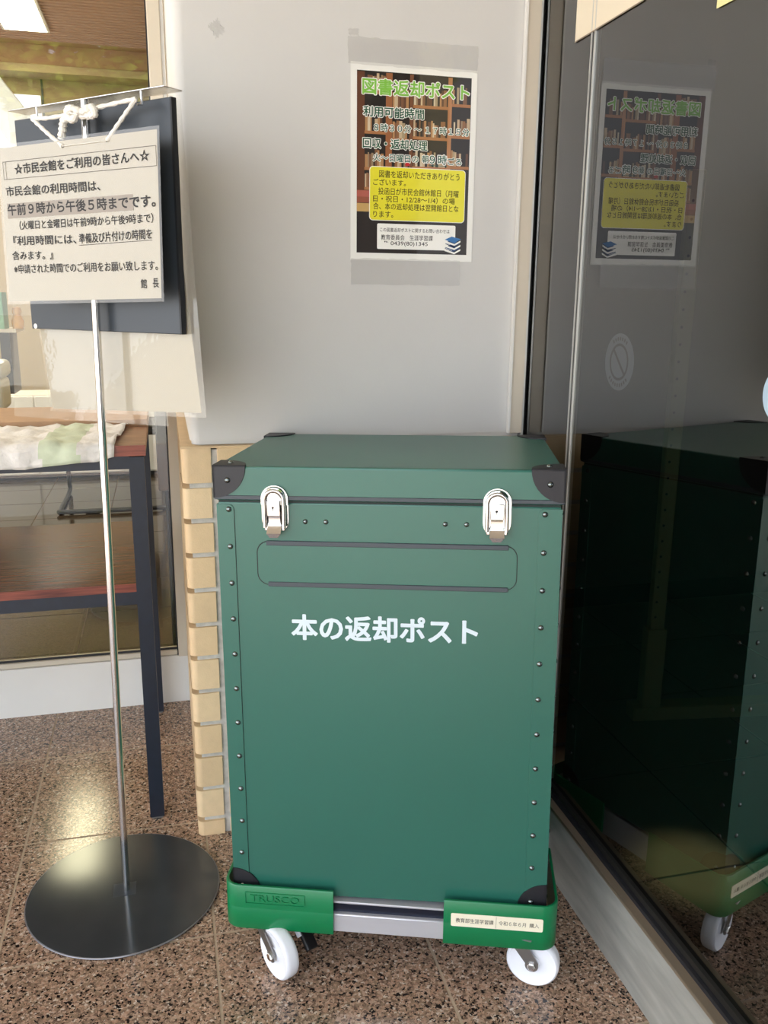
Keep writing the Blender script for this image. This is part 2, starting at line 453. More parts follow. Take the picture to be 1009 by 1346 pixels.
# dark glazing on the right
kick = MB().box(.796, -3.0, 0, .840, YB-.003, .158).build('baseboard_right', 'kick_stone'); struct(kick)
MB().box(.794, -3.0, .158, .832, YB-.003, .166, .0015, seg=1).build('sill_strip', 'brown_metal', kick)
w2 = empty('window_2'); struct(w2)
MB().box(.812, -3.0, .166, .822, YW, .174).build('track', 'gasket', w2)
MB().box(.820, -3.0, .166, .838, YW, .186).build('bottom_rail', 'alu_dark', w2)
def pane(x, y0, z0, y1, z1, name, material, parent):
    return MB().add([(x, y0, z0), (x, y1, z0), (x, y1, z1), (x, y0, z1)], [[0, 1, 2, 3]]).build(name, material, parent)
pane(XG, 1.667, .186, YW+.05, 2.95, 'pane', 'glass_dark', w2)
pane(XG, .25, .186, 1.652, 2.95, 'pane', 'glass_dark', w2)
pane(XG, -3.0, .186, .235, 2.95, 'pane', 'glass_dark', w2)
for y in (1.66, .243):
    MB().box(XG-.003, y-.0085, .166, XG+.01, y-.005, 2.95).build('glazing_bead', 'alu_line', w2)
    MB().box(XG-.003, y+.005, .166, XG+.01, y+.0085, 2.95).build('glazing_bead', 'alu_line', w2)
    MB().box(XG-.001, y-.005, .166, XG+.01, y+.005, 2.95).build('joint', 'alu_dark', w2)
# dark room behind it
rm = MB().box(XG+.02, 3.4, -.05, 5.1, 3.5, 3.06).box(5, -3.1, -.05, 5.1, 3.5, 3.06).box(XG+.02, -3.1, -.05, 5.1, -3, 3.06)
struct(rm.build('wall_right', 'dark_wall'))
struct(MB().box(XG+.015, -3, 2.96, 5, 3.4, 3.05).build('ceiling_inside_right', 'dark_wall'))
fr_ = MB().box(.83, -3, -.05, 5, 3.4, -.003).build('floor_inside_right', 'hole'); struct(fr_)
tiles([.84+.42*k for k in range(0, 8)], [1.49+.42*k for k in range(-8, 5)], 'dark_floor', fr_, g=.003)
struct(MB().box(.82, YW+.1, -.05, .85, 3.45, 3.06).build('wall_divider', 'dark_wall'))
# white kick board and frame of the left window
kl = MB().box(-4, YK, 0, .035, YK+.05, .152).build('baseboard_left', 'alu_white'); struct(kl)
MB().box(-4, YK-.004, .150, .035, YK+.03, .160).build('kick_lip', 'alu_white', kl)
w1 = empty('window_1'); struct(w1)
MB().box(-4, YK+.004, .160, .0, YK+.04, .178, .002, seg=1).build('bottom_rail', 'alu_beige', w1)
MB().box(-4, YK+.010, .178, .0, YK+.014, .184).build('gasket', 'gasket', w1)
MB().box(.0, YK-.012, .160, .035, YK+.05, 2.9, .002, seg=1).build('stile', 'alu_beige', w1)
MB().box(-.004, YK+.004, .160, .0, YK+.02, 2.9).build('gasket', 'gasket', w1)
MB().box(.035, YK-.004, 0, .044, YK+.04, 2.9).build('edge_bead', 'alu_white', w1)
MB().add([(-4, YK+.016, .184), (-.003, YK+.016, .184), (-.003, YK+.016, 2.86), (-4, YK+.016, 2.86)], [[0, 1, 2, 3]]).build('pane', 'glass_clear', w1)
# left room shell
struct(MB().box(-6, 2.70, 3.20, .1, 8.2, 3.3).build('ceiling_inside', 'ceiling_tan'))
cr = MB()
for k in range(70): cr.box(-5.9, 3.2+.066*k, 3.192, .06, 3.235+.066*k, 3.20)
o = cr.build('ceiling_slats', 'ceiling_tan', bpy.data.objects['ceiling_inside']); o['kind'] = 'stuff'
struct(MB().box(-6, 8.1, 0, .1, 8.2, 3.3).build('wall_far', 'wall_olive'))
struct(MB().box(-6.1, 2.7, 0, -6, 8.2, 3.3).build('wall_left', 'wall_olive'))
t3 = MB().box(-6, 7.86, 2.985, .06, 8.1, 3.045, .003, seg=1).build('trim_3', 'beam_olive'); struct(t3)
MB().box(-6, 7.92, 3.045, .06, 8.1, 3.20).build('fascia', 'ceiling_tan', t3)
struct(MB().box(-.862, 8.09, 1.2, -.848, 8.1, 2.985).build('trim_4', 'chair_black'))
# lit ceiling panel inside
lp = empty('ceiling_light', Matrix.Translation((-.865, 6.25, 3.185)))
tag(lp, 'glowing white square ceiling light seen at top left through the window', 'light')
MB().box(-.165, -1.215, -.012, .165, 1.215, .006).build('frame', 'alu_white', lp)
MB().box(-.145, -1.195, -.014, .145, 1.195, -.011).build('diffuser', 'lit_panel', lp)
# blue reflection put in as a glowing panel, and white diagonal brace inside
w3 = MB().box(-1.60, 8.08, 2.45, -.870, 8.1, 2.86).build('blue_patch', 'reflection_glow'); struct(w3)
MB().box(-1.25, 8.07, 2.45, -1.235, 8.08, 2.86).build('patch_bar', 'beam_olive', w3)
br = MB()
Mb = frame(Vector((-.47, 3.3, 1.97)), Vector((.60, 0, -.80)), uz=Vector((.80, 0, .60)))
br.box(-1.53, -.03, -.115, .80, .03, -.005, .003, seg=1, M=Mb)
tag(br.build('diagonal_brace', 'white_paint'), 'white diagonal brace behind the window glass, left of the notice stand', 'brace')

# ================================================================== BOOK RETURN TRUNK
O3 = Vector((.0839, 1.4583, .165))
ux = Vector((.94207173, -.33504852, .01559937)); uy = Vector((.33533657, .94182499, -.02269529)); uz = Vector((-.00708785, .02661163, .99962072))
MBX = frame(O3, ux, uy, uz)
trunk = empty('book_return_trunk', MBX)
tag(trunk, 'tall dark green riveted book return trunk with white lettering, standing on the dolly', 'trunk')
WX, DY, HB, HL = .5887, .431, .7625, .8255       # lid bottom / lid top above z = .165
MB().box(0, 0, -.004, WX, DY, HB, .003).build('body', 'green_leather', trunk)
lid = MB().box(-.003, -.0035, HB+.003, WX+.003, DY+.003, HL, .004).build('lid', 'green_leather', trunk)
MB().box(-.0045, -.0052, HB+.005, WX+.0045, DY+.0045, HB+.0125, .001, seg=1).build('lid_edge_strip', 'edge_strip', trunk)
MB().box(.0015, .0015, HB-.001, WX-.0015, DY-.0015, HB+.004).build('lid_gap_shade', 'groove_shade', trunk)  # dark filler, shade of the lid gap put into its colour
Z = lambda z: z-.165
# corner reinforcing strips
def strip(x0, x1, flip):
    r = .010
    P = [(x0, 0.0), (x1, 0.0)] 
    z1 = HB-.004
    if not flip:
        P += [(x1-r+r*math.cos(math.radians(a)), z1-r+r*math.sin(math.radians(a))) for a in range(0, 91, 15)]+[(x0, z1)]
    else:
        P += [(x1, z1)]+[(x0+r+r*math.cos(math.radians(a)), z1-r+r*math.sin(math.radians(a))) for a in range(90, 181, 15)]
    return MB().prism(P, -.0018, .002)
strip(-.0012, .0285, False).build('corner_strip', 'green_leather', trunk)
strip(.5512, WX+.0012, True).build('corner_strip', 'green_leather', trunk)
MB().prism([(.0285, 0), (.0292, 0), (.0292, HB-.012), (.0285, HB-.012)], -.0006, .002).build('strip_seam', 'groove_shade', trunk)
for xx in (-.0018, WX-.002):
    MB().box(xx, -.0012, 0, xx+.0038, .028, HB-.004).build('side_strip', 'green_leather', trunk)
    MB().box(xx, DY-.028, 0, xx+.0038, DY+.001, HB-.004).build('side_strip', 'green_leather', trunk)
# rivets
rvm = None
def rivet(loc, axis='-y', parent=trunk, r=.0052, material='rivet_metal'):
    global rvm
    if rvm is None:
        prof = [(0, .0036), (.0022, .0033), (.004, .0022), (.005, .0008), (.0052, 0), (.0052, -.001)]
        o = MB().lathe(prof[::-1], 14).build('rivet', material, parent); rvm = o.data
    else:
        o = bpy.data.objects.new('rivet', rvm); C.objects.link(o); o.parent = parent
    R = {'-y': Matrix.Rotation(math.pi/2, 4, 'X'), 'z': Matrix.Identity(4), '-x': Matrix.Rotation(-math.pi/2, 4, 'Y'), 'x': Matrix.Rotation(math.pi/2, 4, 'Y')}[axis]
    s = r/.0052
    o.matrix_local = Matrix.Translation(loc) @ R @ Matrix.Scale(s, 4)
zr = [.9147-.0668*k for k in range(11)]+[.1775]
for k, z in enumerate(zr):
    e = .0018 if k < 11 else .0042
    rivet((.0198 if k < 10 else .0165, -e, Z(z)))
    rivet((.5615, -e, Z(z)))
    rivet((WX+.002, .016, Z(z)), 'x')
    rivet((WX+.002, DY-.016, Z(z)), 'x')
    rivet((-.002, .016, Z(z)), '-x')
for x in (.1534, .1893, .3947, .4308): rivet((x, 0, Z(.8945)), r=.0046)
# black corner caps: a rounded three-faced shell
def cap(cx, cy, cz, sx_, sy_, sz_, r=.052, zlim=None):
    """cx.. corner point; s* = direction into the box"""
    mb = MB(); t = .0022
    n = 10
    arc = [(r*math.cos(math.radians(90*k/n)), r*math.sin(math.radians(90*k/n))) for k in range(n+1)]
    for ax in range(3):
        vs = []; 
        P = [(-t, -t)]+[(arc[0][0], -t)]+arc+[(-t, arc[-1][1])]
        for d in (-t, .001):
            for a, b in P:
                v = [0, 0, 0]
                if zlim:
                    if ax == 0: b = min(b, zlim)      # faces x, y: b is the z axis
                    if ax == 1: b = min(b, zlim)
                o_ = [i for i in range(3) if i != ax]
                v[ax] = d; v[o_[0]] = a; v[o_[1]] = b
                vs.append((cx+sx_*v[0], cy+sy_*v[1], cz+sz_*v[2]))
        m_ = len(P)
        mb.add(vs, [list(range(m_)), list(range(2*m_-1, m_-1, -1))]+[[i, (i+1) % m_, m_+(i+1) % m_, m_+i] for i in range(m_)])
    return mb
for i, (a, sx_) in enumerate(((-.003, 1), (WX+.003, -1))):
    for b, sy_ in ((-.0035, 1), (DY+.003, -1)):
        cap(a, b, HL, sx_, sy_, -1, .055, .059).build('corner_cap', 'black_leather', trunk)
        cap(a+sx_*.003, b+sy_*.0025, -.004, sx_, sy_, 1, .052).build('corner_cap', 'black_leather', trunk)
for x, sx_ in ((.0205, 1), (WX-.0205, -1)):
    rivet((x, -.0057, Z(.9665)))
    rivet((x, .022, HL+.0022), 'z')
# slot panel
MB().prism(rrect(.0660, Z(.7788), .5184, Z(.8592), .0215), -.0004, .002).build('slot_gap_shade', 'groove_shade', trunk)  # dark plate painted as the shadow line round the flap
MB().prism(rrect(.0680, Z(.7805), .5170, Z(.8575), .020), -.0010, .002).build('slot_flap', 'green_leather', trunk)
MB().box(.084, -.0034, Z(.8515), .5025, .001, Z(.8598), .0008, seg=1).build('slot_edging', 'edge_strip', trunk)
MB().box(.0855, -.0034, Z(.7770), .5030, .001, Z(.7852), .0008, seg=1).build('slot_edging', 'edge_strip', trunk)
# lettering
bl = MB(); text(bl, '本の返却ポスト', .1239, Z(.678), .330, .049, -.0006, bold=.030)
bl.build('lettering', 'white_letter', trunk)
# latches
def latch(xc):
    L = empty('latch'); L.parent = trunk; L.location = (xc, 0, 0)
    zt, zb = Z(.9590), Z(.8760)
    # lid catch plate: rounded top
    P = [(-.0235, Z(.925)), (.0235, Z(.925))]+[(.0235*math.cos(math.radians(a)), Z(.9355)+.0235*math.sin(math.radians(a))) for a in range(0, 181, 12)]
    MB().prism(P, -.0085, -.0045).build('catch_plate', 'chrome', L)
    Q = [(.0175*math.cos(math.radians(a)), Z(.9365)+.0175*math.sin(math.radians(a))) for a in range(25, 156, 10)]
    MB().tube([(a, -.0105, b) for a, b in Q], .0030).build('catch_hook', 'chrome', L)
    # body plate: rounded bottom
    P = [(.0235*math.cos(math.radians(a)), Z(.900)+.027*math.sin(math.radians(a))) for a in range(180, 361, 12)]+[(.0235, Z(.924)), (-.0235, Z(.924))]
    P = [p if p[1] > Z(.882) else (p[0], Z(.882)) for p in P]
    MB().prism(P, -.0045, 0).build('base_plate', 'chrome', L)
    # draw loop
    hp = [(-.0165, Z(.886)), (-.0165, Z(.934))]+[(.0165*math.cos(math.radians(a)), Z(.934)+.0165*math.sin(math.radians(a))) for a in range(165, 14, -15)]+[(.0165, Z(.934)), (.0165, Z(.886))]
    MB().tube([(a, -.0125, b) for a, b in hp], .0036, 10).build('draw_loop', 'chrome', L)
    D = [(-.0105, Z(.9355)), (.0105, Z(.9355))]+[(.0105*math.cos(math.radians(a)), Z(.9360)+.0105*math.sin(math.radians(a))) for a in range(0, 181, 15)]
    MB().prism(D, -.0125, -.005).build('thumb_button', 'chrome', L)
    o = MB().box(-.0115, -.0165, Z(.9065), .0115, -.0045, Z(.9335), .0012).build('lock_body', 'chrome', L)
    MB().lathe([(.0052, -.0004), (.0052, .0010), (.0034, .0012), (.0, .0004)], 16, Matrix.Translation((-.001, -.0165, Z(.921))) @ Matrix.Rotation(math.pi/2, 4, 'X')).build('key_cylinder', 'steel', o)
    MB().prism([(-.001+.0018*math.cos(math.radians(a)), Z(.9215)+.0018*math.sin(math.radians(a))) for a in range(0, 360, 30)], -.0180, -.0160).box(-.0016, -.0180, Z(.9170), -.0004, -.016, Z(.921)).build('keyhole', 'hole', o)
    # lever flaring out to a rounded tab at the bottom
    lv = MB()
    pr = [(-.0135, Z(.9065)), (-.0115, Z(.8955)), (-.0140, Z(.886)), (-.0235, Z(.8775)), (-.0215, Z(.8700))]
    ws = [.0100, .0098, .0118, .0125, .0070]
    vs = []
    for (y, z), w_ in zip(pr, ws): vs += [(-w_, y, z), (w_, y, z), (w_, y+.0018, z-.0004), (-w_, y+.0018, z-.0004)]
    fs = [[0, 1, 2, 3], [16, 17, 18, 19]]
    for i in range(4):
        for k in range(4): fs.append([i*4+k, i*4+(k+1) % 4, i*4+4+(k+1) % 4, i*4+4+k])
    lv.add(vs, fs, True); lv.build('lever', 'chrome', L)
    for sx_ in (-1, 1):
        MB().box(sx_*.0145-.003, -.012, Z(.880), sx_*.0145+.003, -.002, Z(.892), .0012).build('hinge_lug', 'chrome', L)
latch(.1020); latch(.4815)

# ================================================================== DOLLY
cz, sz = math.cos(-.3417), math.sin(-.3417)
MD = Matrix.Translation((.0839, 1.4583, 0)) @ Matrix.Rotation(-.3417, 4, 'Z')
dolly = empty('dolly', MD)
tag(dolly, 'low dolly with green plastic corner bumpers, aluminium rails and white wheels, carrying the trunk', 'dolly')
ZB0, ZB1 = .0935, .1875
def bumper(fx, fy):
    """L-shaped plastic corner; fx, fy = +-1 outward directions"""
    X = WX/2+.0225 + (.002 if fx > 0 else -.0035); Y = .245; r = .030; t = .0065; L_ = .212
    cxx, cyy = WX/2, .226
    def path(off):
        P = [(X-off-L_+off, Y-off)]
        for k in range(9):
            a = math.radians(90-90*k/8); P.append((X-r+(r-off)*math.cos(a), Y-r+(r-off)*math.sin(a)))
        P.append((X-off, Y-L_+.03)); return P
    o_, i_ = path(0), path(t)
    mb = MB()
    n = len(o_)
    zs = [(ZB0, .0015), (ZB0+.002, 0), (.1380, 0), (.1395, .0005), (.1405, .0005), (ZB1-.002, 0), (ZB1, .0015)]
    vs = []
    for z, inn in zs:
        P = path(inn)
        for a, b in P: vs.append((cxx+fx*a, cyy+fy*b, z))
    for z, inn in ((ZB0, .0015), (ZB1, .0015)):
        for a, b in path(t-.001): vs.append((cxx+fx*a, cyy+fy*b, z))
    fs = []
    m_ = len(zs)
    for i in range(m_-1):
        for k in range(n-1): fs.append([i*n+k, i*n+k+1, (i+1)*n+k+1, (i+1)*n+k])
    B, T = m_*n, (m_+1)*n
    for k in range(n-1):
        fs += [[k, k+1, B+k+1, B+k], [(m_-1)*n+k, (m_-1)*n+k+1, T+k+1, T+k], [B+k, B+k+1, T+k+1, T+k]]
    for k in (0, n-1): fs.append([i*n+k for i in range(m_)]+[T+k, B+k])
    mb.add(vs, fs, True)
    return mb
bfl = bumper(-1, -1).build('corner_bumper', 'green_plastic', dolly)
bfr = bumper(1, -1).build('corner_bumper', 'green_plastic', dolly)
bumper(-1, 1).build('corner_bumper', 'green_plastic', dolly)
bumper(1, 1).build('corner_bumper', 'green_plastic', dolly)
YF = .226-.245      # local y of the front face of the bumpers
# embossed maker's plate
em = MB()
P1 = rrect(.0236, .1505, .1390, .1760, .001, 1); P2 = rrect(.0250, .1519, .1376, .1746, .001, 1)
em.ring(P1, P2, YF-.0012, YF+.001)
em.build('emboss_frame', 'green_plastic', bfl)
em = MB(); text(em, 'TRUSCO', .034, .1560, .094, .0145, YF-.0016)
vs0 = [v.copy() for v in em.v]; nn = len(vs0)
em.add([(v.x, YF+.0005, v.z) for v in vs0], [f[::-1] for f in em.f[:]])
# side skirts of the letters
edges = {}
for f in em.f[:len(em.f)//2]:
    for i in range(len(f)):
        e = (f[i], f[(i+1) % len(f)]); edges[tuple(sorted(e))] = edges.get(tuple(sorted(e)), 0)+1
for (a, b), c_ in edges.items():
    if c_ == 1: em.f.append([a, b, b+nn, a+nn]); em.smooth.append(False)
em.build('emboss_letters', 'green_plastic', bfl)
# paper label on the right bumper
lb = MB().prism(rrect(.4150, .1345, .5850, .1620, .003, 3), YF-.0006, YF+.001).build('paper_label', 'label_cream', bfr)
lt = MB()
text(lt, '教育部生涯学習課', .4240, .1432, .0700, .0098, YF-.0009, bold=.004)
text(lt, '令和６年６月', .5035, .1432, .0500, .0095, YF-.0009)
text(lt, '購入', .5600, .1430, .0175, .0095, YF-.0009)
lt.box(.4985, YF-.0009, .136, .4990, YF-.0005, .1605)
lt.build('label_lettering', 'ink_soft', bfr)
# deck rails
for y0 in (-.008, .440):
    MB().box(.02, y0-.003, .0950, WX-.02, y0+.03, .1340, .002, seg=1).build('rail', 'aluminium', dolly)
    MB().box(.03, y0+.006, .1340, WX-.03, y0+.026, .1555).build('rail_recess', 'dark_recess', dolly)
    MB().box(.02, y0+.001, .1545, WX-.02, y0+.03, .1592, .001, seg=1).build('rail_lip', 'aluminium', dolly)
for x0 in (.0, WX-.03):
    MB().box(x0, .026, .0950, x0+.03, .430, .1590, .002, seg=1).build('side_rail', 'aluminium', dolly)
MB().box(.03, .03, .125, WX-.03, .43, .135).build('deck', 'aluminium', dolly)
# castors
def castor(mx, my, head, brake=False, tx=.035, pl=.034):
    c_ = empty('castor'); c_.parent = dolly
    c_.matrix_local = Matrix.Translation((mx, my, 0)) @ Matrix.Rotation(head, 4, 'Z')
    # local: wheel trails in +x by .035, axle along y
    R_ = .050
    Mw = Matrix.Translation((tx, 0, R_+.0005)) @ Matrix.Rotation(math.pi/2, 4, 'X')
    prof = [(.0, -.0125), (.012, -.0125), (.014, -.010), (.030, -.0095), (.040, -.0125), (.0455, -.0145), (.0490, -.0115), (.050, -.006), (.050, .006), (.0490, .0115), (.0455, .0145), (.040, .0125), (.030, .0095), (.014, .010), (.012, .0125), (.0, .0125)]
    MB().lathe(prof, 40, Mw).build('wheel', 'nylon', c_)
    for s in (-1, 1):
        y = s*.0185
        P = [(-.016, .103), (.018, .103), (tx+.0125, .058)]+[(tx+.0125*math.cos(math.radians(a)), .0505+.0125*math.sin(math.radians(a))) for a in range(15, -196, -15)]
        MB().prism(P, y-.0013, y+.0013).build('fork_plate', 'zinc', c_)
        MB().lathe([(.0085, -.001), (.0085, .004), (.0065, .0055), (.0, .0055)], 6, Matrix.Translation((tx, y+s*.001, .0505)) @ Matrix.Rotation(-s*math.pi/2, 4, 'X'), False).build('axle_nut', 'steel', c_)
    MB().box(-.018, -.0198, .1005, .030, .0198, .1035).build('fork_bridge', 'zinc', c_)
    MB().lathe([(.024, .1035), (.026, .107), (.024, .113), (.0, .113)][::1], 20).build('swivel_head', 'zinc', c_)
    MB().box(-pl, -pl, .1130, pl, pl, .1160, .001, seg=1).build('top_plate', 'zinc', c_)
    if brake:
        pd = MB()
        Mp = Matrix.Translation((.072, .054, .066)) @ Matrix.Rotation(math.radians(40), 4, 'Y') @ Matrix.Rotation(math.radians(-25), 4, 'X')
        pd.box(-.034, -.016, -.005, .026, .016, .005, .004, M=Mp)
        p_ = pd.build('brake_pedal', 'chair_black', c_)
        MB().box(-.030, -.019, -.007, -.004, -.0155, .003, .001, M=Mp).build('pedal_guard', 'nylon', p_)
        bt = MB(); 
        vs, F = glyphs('ON', -.013, .0, .012, .008, 0, bold=.015)
        Mt = Mp @ Matrix.Translation((.012, .0, .0044)) @ Matrix.Rotation(math.pi/2, 4, 'Z') @ Matrix.Rotation(-math.pi/2, 4, 'X')
        bt.add([(a+.007, b, c2-.004) for a, b, c2 in vs], F, M=Mt).build('pedal_mark', 'white_letter', p_)
        MB().box(.030, .020, .076, .056, .054, .090, .001, seg=1).build('brake_spring', 'steel', c_)
castor(.048, .018, math.radians(-45), True, .058, .020)
castor(.540, .018, math.radians(-14))
castor(.055, .400, math.radians(100))
castor(.535, .405, math.radians(20))

# ================================================================== POSTER ON THE WALL
pos = empty('wall_poster', Matrix.Translation((.404, YW-.0006, 1.3545)))
tag(pos, 'paper poster with green title, bookshelf picture and yellow text box taped to the grey wall', 'poster')
MB().box(0, -.0006, 0, .278, 0, .3935).build('sheet', 'poster_paper', pos)
# printed picture: blurred bookshelves
random.seed(11)
pv, pf, pc = [], [], []
def q(x0, z0, x1, z1, c, d, slant=0.):
    b = len(pv); pv.extend([(x0, d, z0), (x1, d, z0), (x1+slant, d, z1), (x0+slant, d, z1)]); pf.append([b, b+1, b+2, b+3]); pc.append(lin(c))
q(.0135, .0150, .265, .378, (30, 20, 14), -.0008)
q(.0135, .0150, .265, .125, (34, 24, 20), -.00085)
for x0, x1, c in ((.0135, .030, (96, 54, 28)), (.076, .090, (150, 92, 52)), (.128, .136, (116, 72, 44)), (.213, .222, (178, 124, 80))):
    q(x0, .125, x1, .376, c, -.0010)
for x0, x1, rows in ((.030, .076, (.340, .262, .190, .150)), (.090, .128, (.310, .250, .185)), (.136, .213, (.318, .256, .196)), (.222, .264, (.325, .262, .200))):
    for z in rows:
        q(x0, z-.006, x1, z, (168, 112, 66), -.0010)
        x = x0+.001
        while x < x1-.006:
            w = random.uniform(.003, .007); h = random.uniform(.024, .036)
            if random.random() < .82:
                c = random.choice([(196, 172, 138), (176, 130, 84), (120, 82, 54), (150, 126, 96), (206, 190, 160), (92, 58, 38), (168, 150, 116), (140, 96, 60)])
                q(x, z, min(x+w, x1), z+h, c, -.0011)
            x += w
q(.120, .196, .130, .204, (190, 28, 34), -.0012)
q(.0135, .118, .044, .130, (150, 82, 56), -.0012, .0); q(.0135, .130, .044, .143, (176, 92, 76), -.0012)
q(.0135, .100, .044, .117, (196, 160, 96), -.0012)
me = bpy.data.meshes.new('bookshelf_picture'); me.from_pydata(pv, [], pf)
ca = me.color_attributes.new('Col', 'FLOAT_COLOR', 'CORNER')
for p in me.polygons:
    for li in p.loop_indices: ca.data[li].color = (*pc[p.index], 1)
me.materials.append(MT['print']); o = bpy.data.objects.new('bookshelf_picture', me); C.objects.link(o); o.parent = pos
MB().prism(rrect(.0410, .0825, .2575, .1925, .008), -.0016, -.0009).build('text_box_border', 'poster_white', pos)
MB().prism(rrect(.0422, .0837, .2563, .1913, .0072), -.0019, -.0009).build('text_box', 'poster_yellow', pos)
MB().prism(rrect(.0590, .0235, .2375, .0765, .003), -.0017, -.0009).build('contact_box', 'poster_white', pos)
def lines(name, material, lst, d, bold, outline=0., parent=pos):
    for k, (t, x, z, w, h, z1) in enumerate(lst):
        text(MB(), t, x, z, w, h, d-.00004*(k % 2), bold=bold, outline=outline).build(name, material, parent)
ttl = [('図書返却ポスト', .0246, .3325, .2360, .0321, 0)]
lines('title_outline', 'poster_white', ttl, -.00150, .024, .050)
lines('title', 'poster_green', ttl, -.00185, .024)
hd = [('利用可能時間', .0268, .2895, .1329, .0210, 0), ('回収・返却処理', .0262, .2277, .1424, .0206, 0)]
lines('heading_outline', 'poster_white', hd, -.00150, .020, .065)
lines('heading', 'poster_deep', hd, -.00185, .020)
hr = [('８時３０分 ～ １７時１５分', .0504, .2618, .2127, .0154, 0), ('火～日曜日の', .0488, .2024, .1002, .0156, 0), ('朝', .1574, .2032, .0139, .0158, 0), ('９時', .1743, .2016, .0391, .0196, 0), ('ごろ', .2155, .2021, .0317, .0144, 0)]
lines('hours_outline', 'poster_white', hr, -.00150, .012, .080)
lines('hours', 'poster_teal', hr, -.00185, .012)
MB().box(.172, -.0019, .1985, .214, -.0015, .1995).build('underline', 'poster_teal', pos)
lines('box_text', 'olive_ink', [('図書を返却いただきありがとう', .0622, .1700, .1813, .0150, 0), ('ございます。', .0491, .1545, .0727, .0130, 0), ('投函日が市民会館休館日（月曜', .0604, .1353, .1820, .0148, 0), ('日・祝日・12/28～1/4）の場', .0493, .1205, .1850, .0137, 0), ('合、本の返却処理は翌開館日とな', .0495, .1050, .1939, .0140, 0), ('ります。', .0496, .0890, .0447, .0130, 0)], -.0021, .008)
lines('contact_text', 'ink', [('この図書返却ポストに関するお問い合わせは', .0652, .0595, .1587, .0088, 0), ('教育委員会　生涯学習課', .0675, .0425, .1179, .0116, 0), ('℡ 0439(80)1345', .0747, .0293, .0993, .0112, 0)], -.0019, .004)
# small picture of stacked books
bk = MB()
for k in range(2):
    z = .030+.010*k
    bk.add([(.214+.001*k, -.0021, z), (.236+.001*k, -.0021, z-.008), (.249, -.0021, z-.001), (.228, -.0021, z+.007)], [[0, 1, 2, 3]])
    bk.add([(.214+.001*k, -.0021, z-.001), (.236+.001*k, -.0021, z-.009), (.236+.001*k, -.0021, z-.0105), (.214+.001*k, -.0021, z-.0025)], [[0, 1, 2, 3]])
bk.build('book_picture', 'poster_blue2', pos)
MB().add([(.213, -.0022, .0465), (.229, -.0022, .0535), (.251, -.0022, .0485), (.236, -.0022, .0400)], [[0, 1, 2, 3]]).build('book_cover_picture', 'poster_blue', pos)
pg = MB()
for k in range(3):
    z = .0445-.009*k
    pg.add([(.213, -.00215, z), (.236, -.00215, z-.0068), (.236, -.00215, z-.0105), (.213, -.00215, z-.004)], [[0, 1, 2, 3]])
    pg.add([(.236, -.00215, z-.0068), (.250, -.00215, z+.001), (.250, -.00215, z-.003), (.236, -.00215, z-.0105)], [[0, 1, 2, 3]])
pg.build('book_pages_picture', 'poster_white', pos)
# clear film strips that hold it
random.seed(5)
def film(name, x0, z0, x1, z1, jag, parent, d=-.0026):
    mb = MB(); n = 24; m_ = 8
    vs = []; fs = []
    for i in range(n+1):
        for j in range(m_+1):
            x = x0+(x1-x0)*i/n; z = z0+(z1-z0)*j/m_
            if j in (0, m_): z += random.uniform(-jag, jag)
            if i in (0, n): x += random.uniform(-jag, jag)
            vs.append((x, d-random.uniform(0, .0006), z))
    for i in range(n):
        for j in range(m_): fs.append([i*(m_+1)+j, (i+1)*(m_+1)+j, (i+1)*(m_+1)+j+1, i*(m_+1)+j+1])
    return mb.add(vs, fs, True).build(name, 'tape', parent)
film('clear_tape', -.006, .388, .277, .440, .0012, pos)
film('clear_tape', .001, -.052, .250, .003, .0012, pos)
tp = empty('tape_scrap', Matrix.Translation((.134, YW-.0005, 1.788)) @ Matrix.Rotation(math.radians(-35), 4, 'Y'))
tag(tp, 'small torn scrap of clear tape left on the bare grey wall', 'tape')
film('film', -.011, -.013, .011, .013, .003, tp, -.0006)
tp2 = empty('tape_scrap', Matrix.Translation((.408, YW-.0005, 1.803)))
tag(tp2, 'curled clear tape remnant just above the top left of the wall poster', 'tape')
film('film', -.008, -.006, .012, .006, .0025, tp2, -.0012)

# ================================================================== SIGN STAND
stand = empty('sign_stand', Matrix.Translation((-.14, 1.722, 0)))
tag(stand, 'steel sign stand with round dark base plate and thin pole, left of the trunk', 'sign stand')
MB().lathe([(.0, .0005), (.200, .0005), (.2035, .002), (.2035, .0055), (.2025, .0065), (.0, .0065)], 72).build('base_plate', 'base_metal', stand)
rim = MB()
nseg = 96
rim.tube([(.2032*math.cos(2*math.pi*k/nseg), .2032*math.sin(2*math.pi*k/nseg), .0045) for k in range(nseg)], .0018, 6, closed=True)
rim.build('base_rim', 'base_edge', stand)
MB().box(-.024, -.022, .0065, .024, .022, .0069).build('base_patch', 'slate', stand)
pole = MB().tube([(.004, 0, .006), (.0275, -.005, 1.606)], .0075, 20).build('pole', 'steel', stand)
MP = frame(Vector((-.259, 1.856, 0)), (.6997, -.7145, 0))     # x along the top plate, +y away from the viewer
MPl = Matrix.Translation((.14, -1.722, 0)) @ MP
MB().box(0, 0, 1.6045, .402, .042, 1.6065, .0006, seg=1).build('top_plate', 'steel', stand, MPl)
for u in (.077, .345):
    MB().tube([(u, .004, 1.605), (u, .004, 1.583), (u, -.006, 1.582)], .0022, 8).build('hook', 'steel', stand, MPl)
